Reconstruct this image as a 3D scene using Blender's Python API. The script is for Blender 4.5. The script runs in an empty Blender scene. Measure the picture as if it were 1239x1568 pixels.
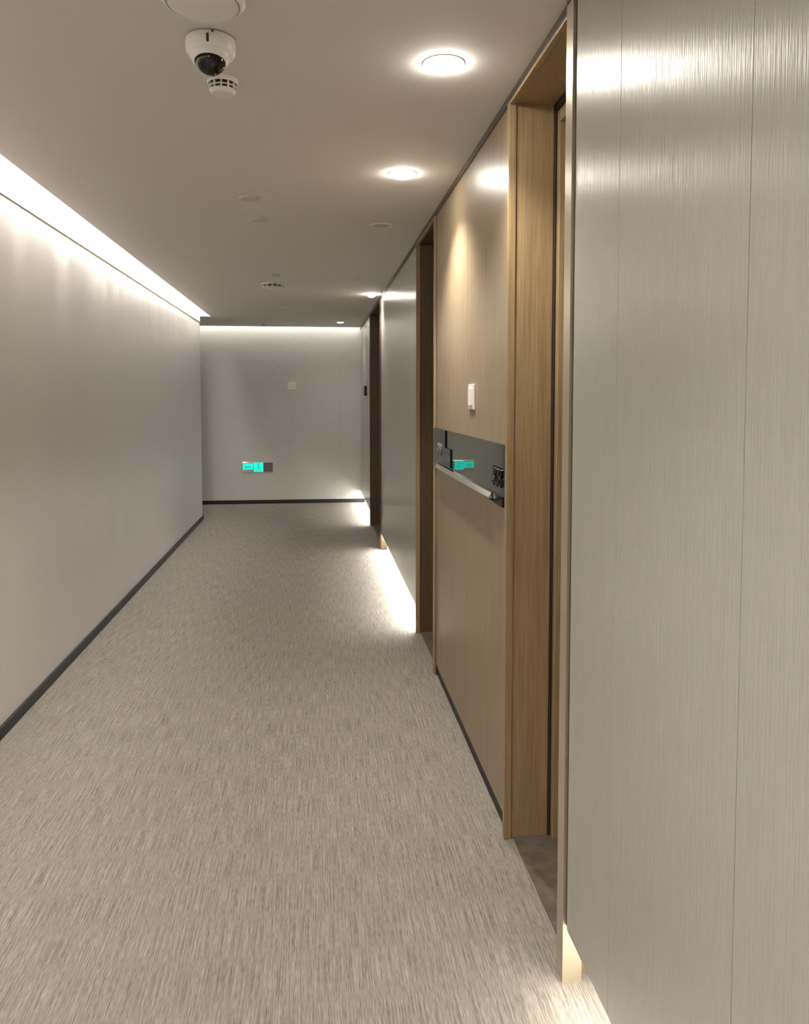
import bpy, bmesh, math
from mathutils import Vector, Euler, Matrix

sc = bpy.context.scene
col = sc.collection

# ------------------------------------------------------------ materials
def s2l(c):
    return tuple(((v/255)/12.92 if v/255 <= 0.04045 else ((v/255+0.055)/1.055)**2.4) for v in c) + (1,)

def newmat(name):
    m = bpy.data.materials.new(name); m.use_nodes = True
    nt = m.node_tree
    return m, nt, nt.nodes["Principled BSDF"]

def simple(name, rgb, rough=0.5, metal=0.0, spec=0.5):
    m, nt, b = newmat(name)
    b.inputs["Base Color"].default_value = s2l(rgb)
    b.inputs["Roughness"].default_value = rough
    b.inputs["Metallic"].default_value = metal
    b.inputs["Specular IOR Level"].default_value = spec
    return m

def emis(name, rgb, strength, base=0.8):
    m, nt, b = newmat(name)
    b.inputs["Base Color"].default_value = (base, base, base, 1)
    b.inputs["Emission Color"].default_value = s2l(rgb)
    b.inputs["Emission Strength"].default_value = strength
    return m

def streak(name, c1, c2, scale, rough, bump, bdist=0.001, scale2=None, spec=0.5, big=None, bigbump=0.0, metal=0.0, aniso=0.0, tangent=None, lo=0.36, hi=0.64, coat=0.0, coatr=0.2):
    """noise stretched by 'scale' mixes c1/c2 and drives a bump"""
    m, nt, b = newmat(name)
    N = nt.nodes; L = nt.links
    tc = N.new("ShaderNodeTexCoord")
    mp = N.new("ShaderNodeMapping"); mp.inputs["Scale"].default_value = scale
    L.new(tc.outputs["Object"], mp.inputs[0])
    n1 = N.new("ShaderNodeTexNoise"); n1.inputs["Scale"].default_value = 1; n1.inputs["Detail"].default_value = 3
    L.new(mp.outputs[0], n1.inputs["Vector"])
    fac = n1.outputs["Fac"]
    if scale2:
        mp2 = N.new("ShaderNodeMapping"); mp2.inputs["Scale"].default_value = scale2
        L.new(tc.outputs["Object"], mp2.inputs[0])
        n2 = N.new("ShaderNodeTexNoise"); n2.inputs["Scale"].default_value = 1; n2.inputs["Detail"].default_value = 2
        L.new(mp2.outputs[0], n2.inputs["Vector"])
        mx = N.new("ShaderNodeMath"); mx.operation = 'ADD'
        L.new(n1.outputs["Fac"], mx.inputs[0]); L.new(n2.outputs["Fac"], mx.inputs[1])
        hf = N.new("ShaderNodeMath"); hf.operation = 'MULTIPLY'; hf.inputs[1].default_value = 0.5
        L.new(mx.outputs[0], hf.inputs[0]); fac = hf.outputs[0]
    cr = N.new("ShaderNodeValToRGB")
    cr.color_ramp.elements[0].position = lo; cr.color_ramp.elements[0].color = s2l(c1)
    cr.color_ramp.elements[1].position = hi; cr.color_ramp.elements[1].color = s2l(c2)
    L.new(fac, cr.inputs[0]); L.new(cr.outputs[0], b.inputs["Base Color"])
    b.inputs["Roughness"].default_value = rough
    b.inputs["Metallic"].default_value = metal
    b.inputs["Specular IOR Level"].default_value = spec
    if aniso and tangent:
        b.inputs["Anisotropic"].default_value = aniso
        cx = N.new("ShaderNodeCombineXYZ")
        for i in range(3): cx.inputs[i].default_value = tangent[i]
        L.new(cx.outputs[0], b.inputs["Tangent"])
    bp = N.new("ShaderNodeBump"); bp.inputs["Strength"].default_value = bump; bp.inputs["Distance"].default_value = bdist
    L.new(fac, bp.inputs["Height"])
    if big:
        mp3 = N.new("ShaderNodeMapping"); mp3.inputs["Scale"].default_value = big
        L.new(tc.outputs["Object"], mp3.inputs[0])
        n3 = N.new("ShaderNodeTexNoise"); n3.inputs["Scale"].default_value = 1; n3.inputs["Detail"].default_value = 1
        L.new(mp3.outputs[0], n3.inputs["Vector"])
        b3 = N.new("ShaderNodeBump"); b3.inputs["Strength"].default_value = bigbump; b3.inputs["Distance"].default_value = 0.02
        L.new(n3.outputs["Fac"], b3.inputs["Height"])
        L.new(b3.outputs[0], bp.inputs["Normal"])
    L.new(bp.outputs[0], b.inputs["Normal"])
    if coat:
        b.inputs["Coat Weight"].default_value = coat
        b.inputs["Coat Roughness"].default_value = coatr
        L.new(bp.outputs[0], b.inputs["Coat Normal"])
    return m

M_left  = streak("wallpaper_left", (200,196,195), (210,206,205), (500,500,30), 0.34, 0.2, 0.001, big=(2.6,2.6,0.2), bigbump=1.0, aniso=0.5, tangent=(0,0,1), spec=0.8)
M_right = streak("wallpaper_right", (166,166,157), (178,178,169), (190,190,4), 0.33, 0.8, 0.0018, spec=1.0, scale2=(520,520,14), aniso=0.75, tangent=(0,1,0), coat=0.8, coatr=0.28)
M_back  = streak("wallpaper_back", (194,194,190), (206,206,202), (300,300,12), 0.5, 0.3, 0.001)
M_carpet = streak("carpet_streaked", (96,91,86), (170,164,156), (300,6,50), 0.95, 0.9, 0.004, scale2=(850,34,50), spec=0.1, lo=0.34, hi=0.66)
M_ceil  = simple("ceiling_paint", (220,217,212), 0.85, spec=0.2)
M_wood  = streak("oak_veneer", (134,112,82), (162,140,107), (90,90,2.2), 0.36, 0.25, 0.0006, scale2=(420,420,9))
M_woodshade = streak("oak_veneer_shaded", (72,58,42), (94,76,56), (90,90,2.2), 0.4, 0.25, 0.0006, scale2=(420,420,9))  # oak darkened: shade inside the far doorways is put into the colour
M_woodd = streak("oak_veneer_panel", (130,114,90), (156,139,113), (90,90,2.2), 0.36, 0.25, 0.0006, scale2=(420,420,9), spec=0.6)
M_dark  = simple("dark_trim", (42,36,30), 0.5)
M_bronze = simple("bronze_trim", (84,74,58), 0.35, 0.4)
M_black = simple("black_base", (16,16,18), 0.5)
M_champ = simple("champagne_metal", (205,195,175), 0.3, 0.7)
M_steel = simple("polished_steel", (248,248,246), 0.10, 1.0)
M_mirror = simple("smoked_mirror", (112,116,112), 0.03, 1.0)
M_blackgloss = simple("black_gloss", (8,8,9), 0.08)
M_white = simple("white_plastic", (232,230,224), 0.4)
M_cream = simple("recess_paint", (240,234,218), 0.6)
M_greyp = simple("grey_plastic", (100,94,88), 0.5)
M_stone = streak("threshold_stone", (80,73,64), (104,95,85), (20,20,20), 0.35, 0.05)
E_cove = emis("cove_led", (255,248,239), 50)
E_coveb = emis("cove_led_back", (255,249,240), 20)
E_plinth = emis("plinth_led", (255,252,246), 50)
E_plinthn = emis("plinth_led_near", (255,250,240), 20)
E_down = emis("downlight_diffuser", (255,247,235), 90)
E_green = emis("exit_green", (0,232,205), 1.1, 0.02)
M_off = simple("downlight_off", (196,191,182), 0.4)

# ------------------------------------------------------------ mesh helpers
def mesh_from_bm(bm, name, mats, parent=None, smooth=False):
    me = bpy.data.meshes.new(name)
    bm.normal_update(); bm.to_mesh(me); bm.free()
    for m in (mats if isinstance(mats, (list, tuple)) else [mats]): me.materials.append(m)
    if smooth:
        for p in me.polygons: p.use_smooth = True
    ob = bpy.data.objects.new(name, me); col.objects.link(ob)
    if parent: ob.parent = parent
    return ob

def add_box(bm, b, mi=0):
    x0,x1,y0,y1,z0,z1 = b
    v = [bm.verts.new(p) for p in [(x0,y0,z0),(x1,y0,z0),(x1,y1,z0),(x0,y1,z0),(x0,y0,z1),(x1,y0,z1),(x1,y1,z1),(x0,y1,z1)]]
    for f in [(0,3,2,1),(4,5,6,7),(0,1,5,4),(1,2,6,5),(2,3,7,6),(3,0,4,7)]:
        fc = bm.faces.new([v[i] for i in f]); fc.material_index = mi

def boxes(name, lst, mats, parent=None, bevel=0.0):
    bm = bmesh.new()
    for b in lst:
        if len(b) == 7: add_box(bm, b[:6], b[6])
        else: add_box(bm, b)
    ob = mesh_from_bm(bm, name, mats, parent)
    if bevel:
        md = ob.modifiers.new("bev", 'BEVEL'); md.width = bevel; md.segments = 2; md.limit_method = 'ANGLE'
    return ob

def lathe(name, prof, mats, loc, parent=None, seg=48, mi=None, rot=None):
    bm = bmesh.new(); rings = []
    for r, z in prof:
        if r < 1e-6: rings.append([bm.verts.new((0,0,z))])
        else: rings.append([bm.verts.new((r*math.cos(2*math.pi*i/seg), r*math.sin(2*math.pi*i/seg), z)) for i in range(seg)])
    for k in range(len(rings)-1):
        a, b = rings[k], rings[k+1]
        for i in range(seg):
            j = (i+1) % seg
            if len(a) == 1 and len(b) == 1: continue
            if len(a) == 1: f = bm.faces.new([a[0], b[i], b[j]])
            elif len(b) == 1: f = bm.faces.new([a[i], a[j], b[0]])
            else: f = bm.faces.new([a[i], a[j], b[j], b[i]])
            if mi: f.material_index = mi[k]
    bmesh.ops.recalc_face_normals(bm, faces=bm.faces)
    ob = mesh_from_bm(bm, name, mats, parent, smooth=True)
    ob.location = loc
    if rot: ob.rotation_euler = rot
    try:
        ob.data.set_sharp_from_angle(angle=math.radians(35))
    except Exception: pass
    return ob

def empty(name, loc=(0,0,0)):
    e = bpy.data.objects.new(name, None); e.empty_display_size = 0.1; e.location = loc
    col.objects.link(e); return e

# ------------------------------------------------------------ dimensions
XL, XR, XN = -1.35, 0.62, 0.605
CZ = 2.41
Y0, YB, YL = -3.0, 10.87, 9.5
YN = 1.80                # end of near wallpaper panel
A0, A1 = 1.865, 2.46     # door 1 opening
B0, B1 = 4.03, 4.74      # door 2
C0, C1 = 7.45, 8.85      # door 3
XE = -4.5

boxes("floor", [(XE,1.1,Y0-0.1,YB+0.1,-0.1,0)], M_carpet)
boxes("wall_left", [(XL-0.15,XL,Y0,YL,0,2.60),(XE,XL-0.15,YL-0.15,YL,0,2.60)], M_left)
boxes("wall_back", [(XE,-0.3225,YB,YB+0.1,0,2.6),(-0.3215,0.3315,YB,YB+0.1,0,2.60),(0.3325,1.1,YB,YB+0.1,0,2.60)], M_back)
boxes("wall_passage_end", [(XE-0.1,XE,YL-0.15,YB+0.1,0,2.60)], M_back)
boxes("wall_rear", [(XL-0.15,1.1,Y0-0.1,Y0,0,2.60)], M_back)
XC = 0.672
boxes("wall_right", [(XC,1.1,Y0,A0-0.05,0,CZ),(0.95,1.1,A0-0.05,YB,0,CZ),
                     (XC,0.95,A1+0.03,B0-0.03,0,CZ),(XC,0.95,B1+0.03,C0-0.03,0,CZ),(XC,0.95,C1+0.03,YB,0,CZ)], M_cream)
PB, PT = 0.15, 2.385
near = []
edges = [Y0,-2.31,-1.83,-1.35,-0.87,-0.39,0.09,0.57,1.05,1.53,YN]
for a, b in zip(edges[:-1], edges[1:]): near.append((XN,XC,a+0.0008,b-0.0008,PB,PT))
boxes("wall_panel_right", near, M_right, bevel=0.0006)
far = [(XR,XC,a+0.0005,b-0.0005,PB,PT) for a,b in [(B1+0.03,5.6),(5.6,6.5),(6.5,C0-0.03)]]
far += [(XR,XC,C1+0.03,9.9,PB,PT),(XR,XC,9.901,YB,PB,PT)]
boxes("wall_panel_right", far, M_right, bevel=0.0005)

boxes("wood_wall_panel", [(XR,XC,A1+0.03,3.18,0.055,PT),(XR,XC,3.181,B0-0.03,0.055,PT)], M_woodd, bevel=0.0008)

GX, GY = -1.226, 10.74
boxes("ceiling", [(GX,1.1,Y0,YL,CZ,CZ+0.02),(XE,1.1,YL,GY,CZ,CZ+0.02),
                  (XE,1.1,Y0,YB+0.1,2.60,2.65),
                  (GX,GX+0.02,Y0,YL,CZ+0.02,2.60),(XL,GX,YL-0.01,YL+0.02,CZ,2.60),
                  (XE,1.1,GY-0.02,GY,CZ+0.02,2.60)], M_ceil)
boxes("cove_light", [(-1.30,-1.25,Y0+0.05,YL-0.05,2.585,2.60)], E_cove)
boxes("cove_light", [(XE+0.05,1.05,10.76,10.80,2.585,2.60)], E_coveb)
boxes("trim_1", [(XL,XL+0.005,Y0,YL,2.338,2.350)], M_champ)
boxes("trim_2", [(XL+0.0,XL+0.004,Y0,YL,2.3501,2.60)], M_white)
boxes("trim_3", [(XR-0.006,XC,YN+0.06,YB,PT,CZ),(XN-0.006,XC,Y0,YN+0.059,PT,CZ)], M_bronze)
boxes("trim_4", [(XN-0.004,XR+0.03,YN+0.017,A0,0.0,PT,0),(XN+0.004,XR+0.03,YN+0.002,YN+0.016,PB,PT,1)], [M_champ,M_dark])

boxes("baseboard_left", [(XL,XL+0.012,Y0,YL+0.012,0,0.052),(XE,XL,YL,YL+0.012,0,0.052)], M_black, bevel=0.002)
boxes("baseboard_back", [(XE,XC,YB-0.012,YB,0,0.052)], M_black, bevel=0.002)
boxes("baseboard_right", [(XR+0.008,XC,A1+0.03,B0-0.03,0,0.055)], M_black)
boxes("plinth_light", [(XR+0.005,XC-0.004,Y0+0.02,YN,PB-0.012,PB-0.001)], E_plinthn)
boxes("plinth_light", [(XR+0.012,XC-0.004,B1+0.04,C0-0.04,PB-0.012,PB-0.001)], E_plinth)
boxes("plinth_light", [(XR+0.012,XC-0.004,C1+0.04,YB-0.02,PB-0.012,PB-0.001)], E_plinth)

# ------------------------------------------------------------ doors
def door(n, a, b):
    e = empty(f"door_{n}")
    T = 2.378
    W = M_wood if n == 1 else M_woodshade
    nx = XR+0.032 if n == 1 else XR-0.002
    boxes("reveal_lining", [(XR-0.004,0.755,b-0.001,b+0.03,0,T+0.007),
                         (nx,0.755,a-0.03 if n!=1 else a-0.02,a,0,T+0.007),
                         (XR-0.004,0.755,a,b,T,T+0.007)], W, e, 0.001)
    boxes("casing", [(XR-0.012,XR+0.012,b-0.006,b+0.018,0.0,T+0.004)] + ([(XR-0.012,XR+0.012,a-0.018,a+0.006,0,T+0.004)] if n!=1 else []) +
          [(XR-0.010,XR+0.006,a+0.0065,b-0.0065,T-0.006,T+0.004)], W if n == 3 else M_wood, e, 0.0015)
    boxes("door_frame", [(0.765,0.87,b-0.03,b+0.03,0,T-0.02),(0.765,0.87,a-0.03,a+0.03,0,T-0.02),(0.765,0.87,a+0.03,b-0.03,T-0.06,T-0.02),
                         (0.756,0.765,b-0.006,b+0.03,0,T,1),(0.756,0.87,a-0.03,b+0.03,T-0.018,T+0.02,1)], [M_wood, M_dark], e, 0.002)
    boxes("leaf", [(0.83,0.872,a+0.033,b-0.033,0.012,T-0.063)], M_wood, e, 0.002)
    boxes("threshold", [(0.64,0.94,a,b,0.0,0.006)], M_stone, e)
    hy = b-0.10
    boxes("handle", [(0.822,0.83,hy-0.025,hy+0.025,0.92,1.16),(0.775,0.822,hy-0.009,hy+0.009,1.03,1.048),(0.765,0.780,hy-0.13,hy+0.009,1.03,1.048)], M_dark, e, 0.003)
    return e
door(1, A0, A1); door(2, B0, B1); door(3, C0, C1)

# ------------------------------------------------------------ room number mirror rail
rs = empty("room_number_sign")
SY0, SY1 = A1+0.035, B0-0.03
boxes("mirror_band", [(XR-0.010,XR-0.0005,SY0,SY1,1.095,1.302)], M_mirror, rs, 0.001)
bm = bmesh.new()
prof = [(XR-0.0105,1.108),(XR-0.030,1.108),(XR-0.030,1.112),(XR-0.0205,1.128),(XR-0.0105,1.130)]
r0 = [bm.verts.new((x,2.64,z)) for x,z in prof]; r1 = [bm.verts.new((x,3.86,z)) for x,z in prof]
for i in range(5):
    j = (i+1)%5; bm.faces.new([r0[i],r0[j],r1[j],r1[i]])
bm.faces.new(r0); bm.faces.new(r1[::-1]); bmesh.ops.recalc_face_normals(bm, faces=bm.faces)
mesh_from_bm(bm, "lower_rail", M_steel, rs)
boxes("black_plate", [(XR-0.016,XR-0.0102,3.64,SY1,1.135,1.300),(XR-0.016,XR-0.0102,3.50,3.64,1.135,1.22)], M_blackgloss, rs, 0.001)
boxes("black_end", [(XR-0.016,XR-0.0102,SY0,2.63,1.096,1.13)], M_blackgloss, rs, 0.001)
def text(s, y, z, size, mat, parent, x):
    cu = bpy.data.curves.new("digits", 'FONT'); cu.body = s; cu.size = size; cu.extrude = 0.003
    cu.align_x = 'CENTER'; cu.align_y = 'CENTER'; cu.materials.append(mat)
    ob = bpy.data.objects.new("digits", cu); col.objects.link(ob)
    ob.rotation_euler = (math.radians(90),0,math.radians(-90)); ob.location = (x,y,z); ob.parent = parent
    return ob
text("308", 2.585, 1.185, 0.095, M_blackgloss, rs, XR-0.013)
text("310", 3.80, 1.20, 0.085, M_greyp, rs, XR-0.018)

rs2 = empty("room_number_sign")
boxes("plate", [(XR-0.03,XR-0.0005,9.55,9.95,1.48,1.60)], M_blackgloss, rs2, 0.002)
boxes("edge", [(XR-0.032,XR-0.0305,9.55,9.95,1.47,1.478)], M_steel, rs2)

def switch(name, axis, c, w=0.09, h=0.12):
    e = empty(name)
    x,y,z = c
    if axis == 'R':
        boxes("plate", [(x-0.008,x-0.0003,y-w/2,y+w/2,z-h/2,z+h/2)], M_white, e, 0.002)
        boxes("rocker", [(x-0.012,x-0.008,y-w*0.34,y+w*0.34,z-h*0.34,z+h*0.34)], M_white, e, 0.001)
    else:
        boxes("plate", [(x-w/2,x+w/2,y-0.008,y-0.0003,z-h/2,z+h/2)], M_white, e, 0.002)
        boxes("rocker", [(x-w*0.34,x+w*0.34,y-0.012,y-0.008,z-h*0.34,z+h*0.34)], M_white, e, 0.001)
switch("wall_switch", 'R', (XR,3.07,1.458), 0.10, 0.10)
switch("wall_switch", 'B', (-0.322,YB,1.617), 0.11, 0.11)

# ------------------------------------------------------------ exit sign on back wall
ex = empty("exit_sign")
X0s, X1s, Z0s, Z1s = -1.00, -0.585, 0.435, 0.575
boxes("housing", [(X0s,X1s,YB-0.02,YB-0.0005,Z0s,Z1s)], M_steel, ex, 0.003)
boxes("dark_screen", [(X0s+0.285,X1s-0.006,YB-0.023,YB-0.0203,Z0s+0.006,Z1s-0.006)], M_greyp, ex)
boxes("green_panel", [(X0s+0.006,X0s+0.145,YB-0.023,YB-0.0203,Z0s+0.04,Z1s-0.02),(X0s+0.155,X0s+0.28,YB-0.023,YB-0.0203,Z0s+0.006,Z1s-0.006)], E_green, ex)
bm = bmesh.new()
def poly(pts, y):
    bm.faces.new([bm.verts.new((p[0],y,p[1])) for p in pts])
cx, cz = X0s+0.217, 0.505
poly([(cx-0.01,cz+0.03),(cx+0.012,cz+0.03),(cx+0.018,cz-0.01),(cx-0.008,cz-0.012)], YB-0.0236)
poly([(cx-0.008,cz-0.01),(cx+0.004,cz-0.01),(cx-0.02,cz-0.05),(cx-0.034,cz-0.05)], YB-0.0236)
poly([(cx+0.004,cz-0.01),(cx+0.018,cz-0.01),(cx+0.032,cz-0.048),(cx+0.02,cz-0.048)], YB-0.0236)
poly([(cx+0.0+0.011*math.cos(t*math.pi/5),cz+0.045+0.011*math.sin(t*math.pi/5)) for t in range(10)], YB-0.0236)
ax, az = X0s+0.075, 0.507
poly([(ax-0.05,az),(ax-0.02,az+0.03),(ax-0.02,az-0.03)], YB-0.0236)
poly([(ax-0.02,az+0.01),(ax+0.045,az+0.01),(ax+0.045,az-0.01),(ax-0.02,az-0.01)], YB-0.0236)
mesh_from_bm(bm, "pictogram", emis("pictogram_teal",(0,190,170),0.9,0.05), ex)

# ------------------------------------------------------------ ceiling devices
def downlight(x, y, on=True, r=0.062, energy=60, color=(1,0.94,0.86), p=0.022):
    e = empty("recessed_downlight", (x,y,CZ))
    if on:
        lathe("trim_ring", [(r,-0.0005),(r,-0.002),(r+0.003,-0.003),(r+0.006,-0.0015),(r+0.007,-0.0005)], M_white, (0,0,0), e)
        lathe("diffuser", [(0,-p),(r*0.35,-p*0.95),(r*0.65,-p*0.78),(r*0.88,-p*0.46),(r,-p*0.15),(r,-0.0006)], E_down, (0,0,0), e)
        ld = bpy.data.lights.new("downlight_lamp", 'SPOT'); ld.energy = energy; ld.color = color
        ld.spot_size = math.radians(118); ld.spot_blend = 0.7; ld.shadow_soft_size = 0.035
        lo = bpy.data.objects.new("lamp", ld); col.objects.link(lo); lo.parent = e; lo.location = (0,0,-p-0.006)
    else:
        lathe("trim_ring", [(r*0.8,-0.0005),(r*0.8,-0.003),(r+0.003,-0.004),(r+0.006,-0.002),(r+0.007,-0.0005)], M_white, (0,0,0), e)
        lathe("diffuser", [(0,-0.002),(r*0.79,-0.002),(r*0.79,-0.0006)], M_off, (0,0,0), e)
    return e
downlight(0.37, 2.27, energy=52, r=0.056)
downlight(0.375, 3.38, energy=95, color=(1,0.92,0.80), r=0.056)
for y in (-2.0,-0.6,0.75): downlight(-0.40, y, energy=95)  # unseen lamps added overhead and behind to brighten near floor and wall
for y in (4.40,6.4): downlight(0.37, y, on=False)
downlight(0.52, 7.3, energy=30, r=0.04, p=0.03); downlight(0.32, 10.05, energy=14, r=0.04, p=0.008)  # first is an added lamp to make the ceiling glow near the far door

dc = empty("dome_security_camera", (-0.272,2.19,CZ))
lathe("base", [(0,-0.0005),(0.058,-0.0005),(0.064,-0.004),(0.066,-0.012),(0.065,-0.034),(0.060,-0.044),(0.050,-0.052),(0.044,-0.053)], M_white, (0,0,0), dc)
lathe("collar", [(0.0,-0.03),(0.050,-0.03),(0.052,-0.05),(0.048,-0.064),(0.041,-0.072),(0.0395,-0.068)], M_white, (0,0,0), dc, rot=(math.radians(-14),0,0))
lathe("lens_dome", [(0.041*math.cos(t*math.pi/24), -0.062-0.041*math.sin(t*math.pi/24)) for t in range(0,13)], M_blackgloss, (0,0,0), dc, rot=(math.radians(-14),0,0))
boxes("screw_tab", [(-0.003,0.003,-0.069,-0.064,-0.035,-0.014),(0.010,0.015,-0.067,-0.062,-0.010,-0.004)], M_dark, dc, 0.001)

def detector(x, y, r, h, name="smoke_detector"):
    e = empty(name, (x,y,CZ))
    lathe("base", [(0,-0.0005),(r,-0.0005),(r,-0.25*h),(r*0.94,-0.32*h)], M_white, (0,0,0), e)
    lathe("chamber_core", [(r*0.80,-0.3*h),(r*0.80,-0.8*h)], M_dark, (0,0,0), e)
    lathe("cap", [(r*0.86,-0.72*h),(r*0.84,-0.82*h),(r*0.70,-0.96*h),(r*0.3,-h),(0,-h)], M_white, (0,0,0), e)
    bm = bmesh.new()
    for i in range(12):
        a = 2*math.pi*i/12
        m = Matrix.Rotation(a,4,'Z') @ Matrix.Translation((r*0.85,0,-0.52*h))
        bmesh.ops.create_cube(bm, size=1, matrix=m @ Matrix.Diagonal((r*0.12, r*0.10, 0.44*h,1)))
    mesh_from_bm(bm, "ribs", M_white, e)
    lathe("vent_ring", [(r*0.82,-0.49*h),(r*0.90,-0.50*h),(r*0.90,-0.56*h),(r*0.82,-0.57*h)], M_white, (0,0,0), e)
    return e
detector(-0.272, 2.46, 0.046, 0.045)
detector(-0.35, 6.72, 0.10, 0.045)
def disc(name, x, y, r, h=0.006, mat=M_white):
    e = empty(name, (x,y,CZ))
    lathe("rim", [(0,-0.0005),(r,-0.0005),(r,-0.4*h),(r*0.92,-h),(r*0.86,-h)], mat, (0,0,0), e)
    lathe("cover", [(r*0.84,-0.5*h),(r*0.84,-h*1.05),(r*0.6,-h*1.25),(0,-h*1.3)], mat, (0,0,0), e)
    return e
disc("ceiling_speaker", -0.262, 1.975, 0.10, 0.016)
disc("sprinkler_cover", -0.31, 3.85, 0.045, 0.012, M_off)
disc("sprinkler_cover", -0.29, 4.30, 0.040, 0.012, M_off)
disc("sprinkler_cover", -0.31, 6.25, 0.045, 0.012, M_off)
disc("sprinkler_cover", -0.32, 8.4, 0.06, 0.008)
disc("sprinkler_cover", -0.33, 10.0, 0.05, 0.008)
detector(-0.66, 10.3, 0.04, 0.04)

# ------------------------------------------------------------ world + camera
w = bpy.data.worlds.new("World"); sc.world = w; w.use_nodes = True
w.node_tree.nodes["Background"].inputs[0].default_value = (0.02,0.02,0.02,1)

cam = bpy.data.cameras.new("camera"); co = bpy.data.objects.new("camera", cam); col.objects.link(co)
co.location = (0,0,1.455)
yaw = math.atan(136/1200); pitch = math.atan(66/1200)
co.rotation_euler = (math.radians(90)-pitch, 0, -yaw)
cam.sensor_fit = 'HORIZONTAL'; cam.sensor_width = 36; cam.lens = 36*1200/1239
cam.shift_y = -109/1239
cam.clip_start = 0.02
sc.camera = co
sc.view_settings.view_transform = 'Standard'
sc.view_settings.look = 'None'
sc.view_settings.exposure = 0.15
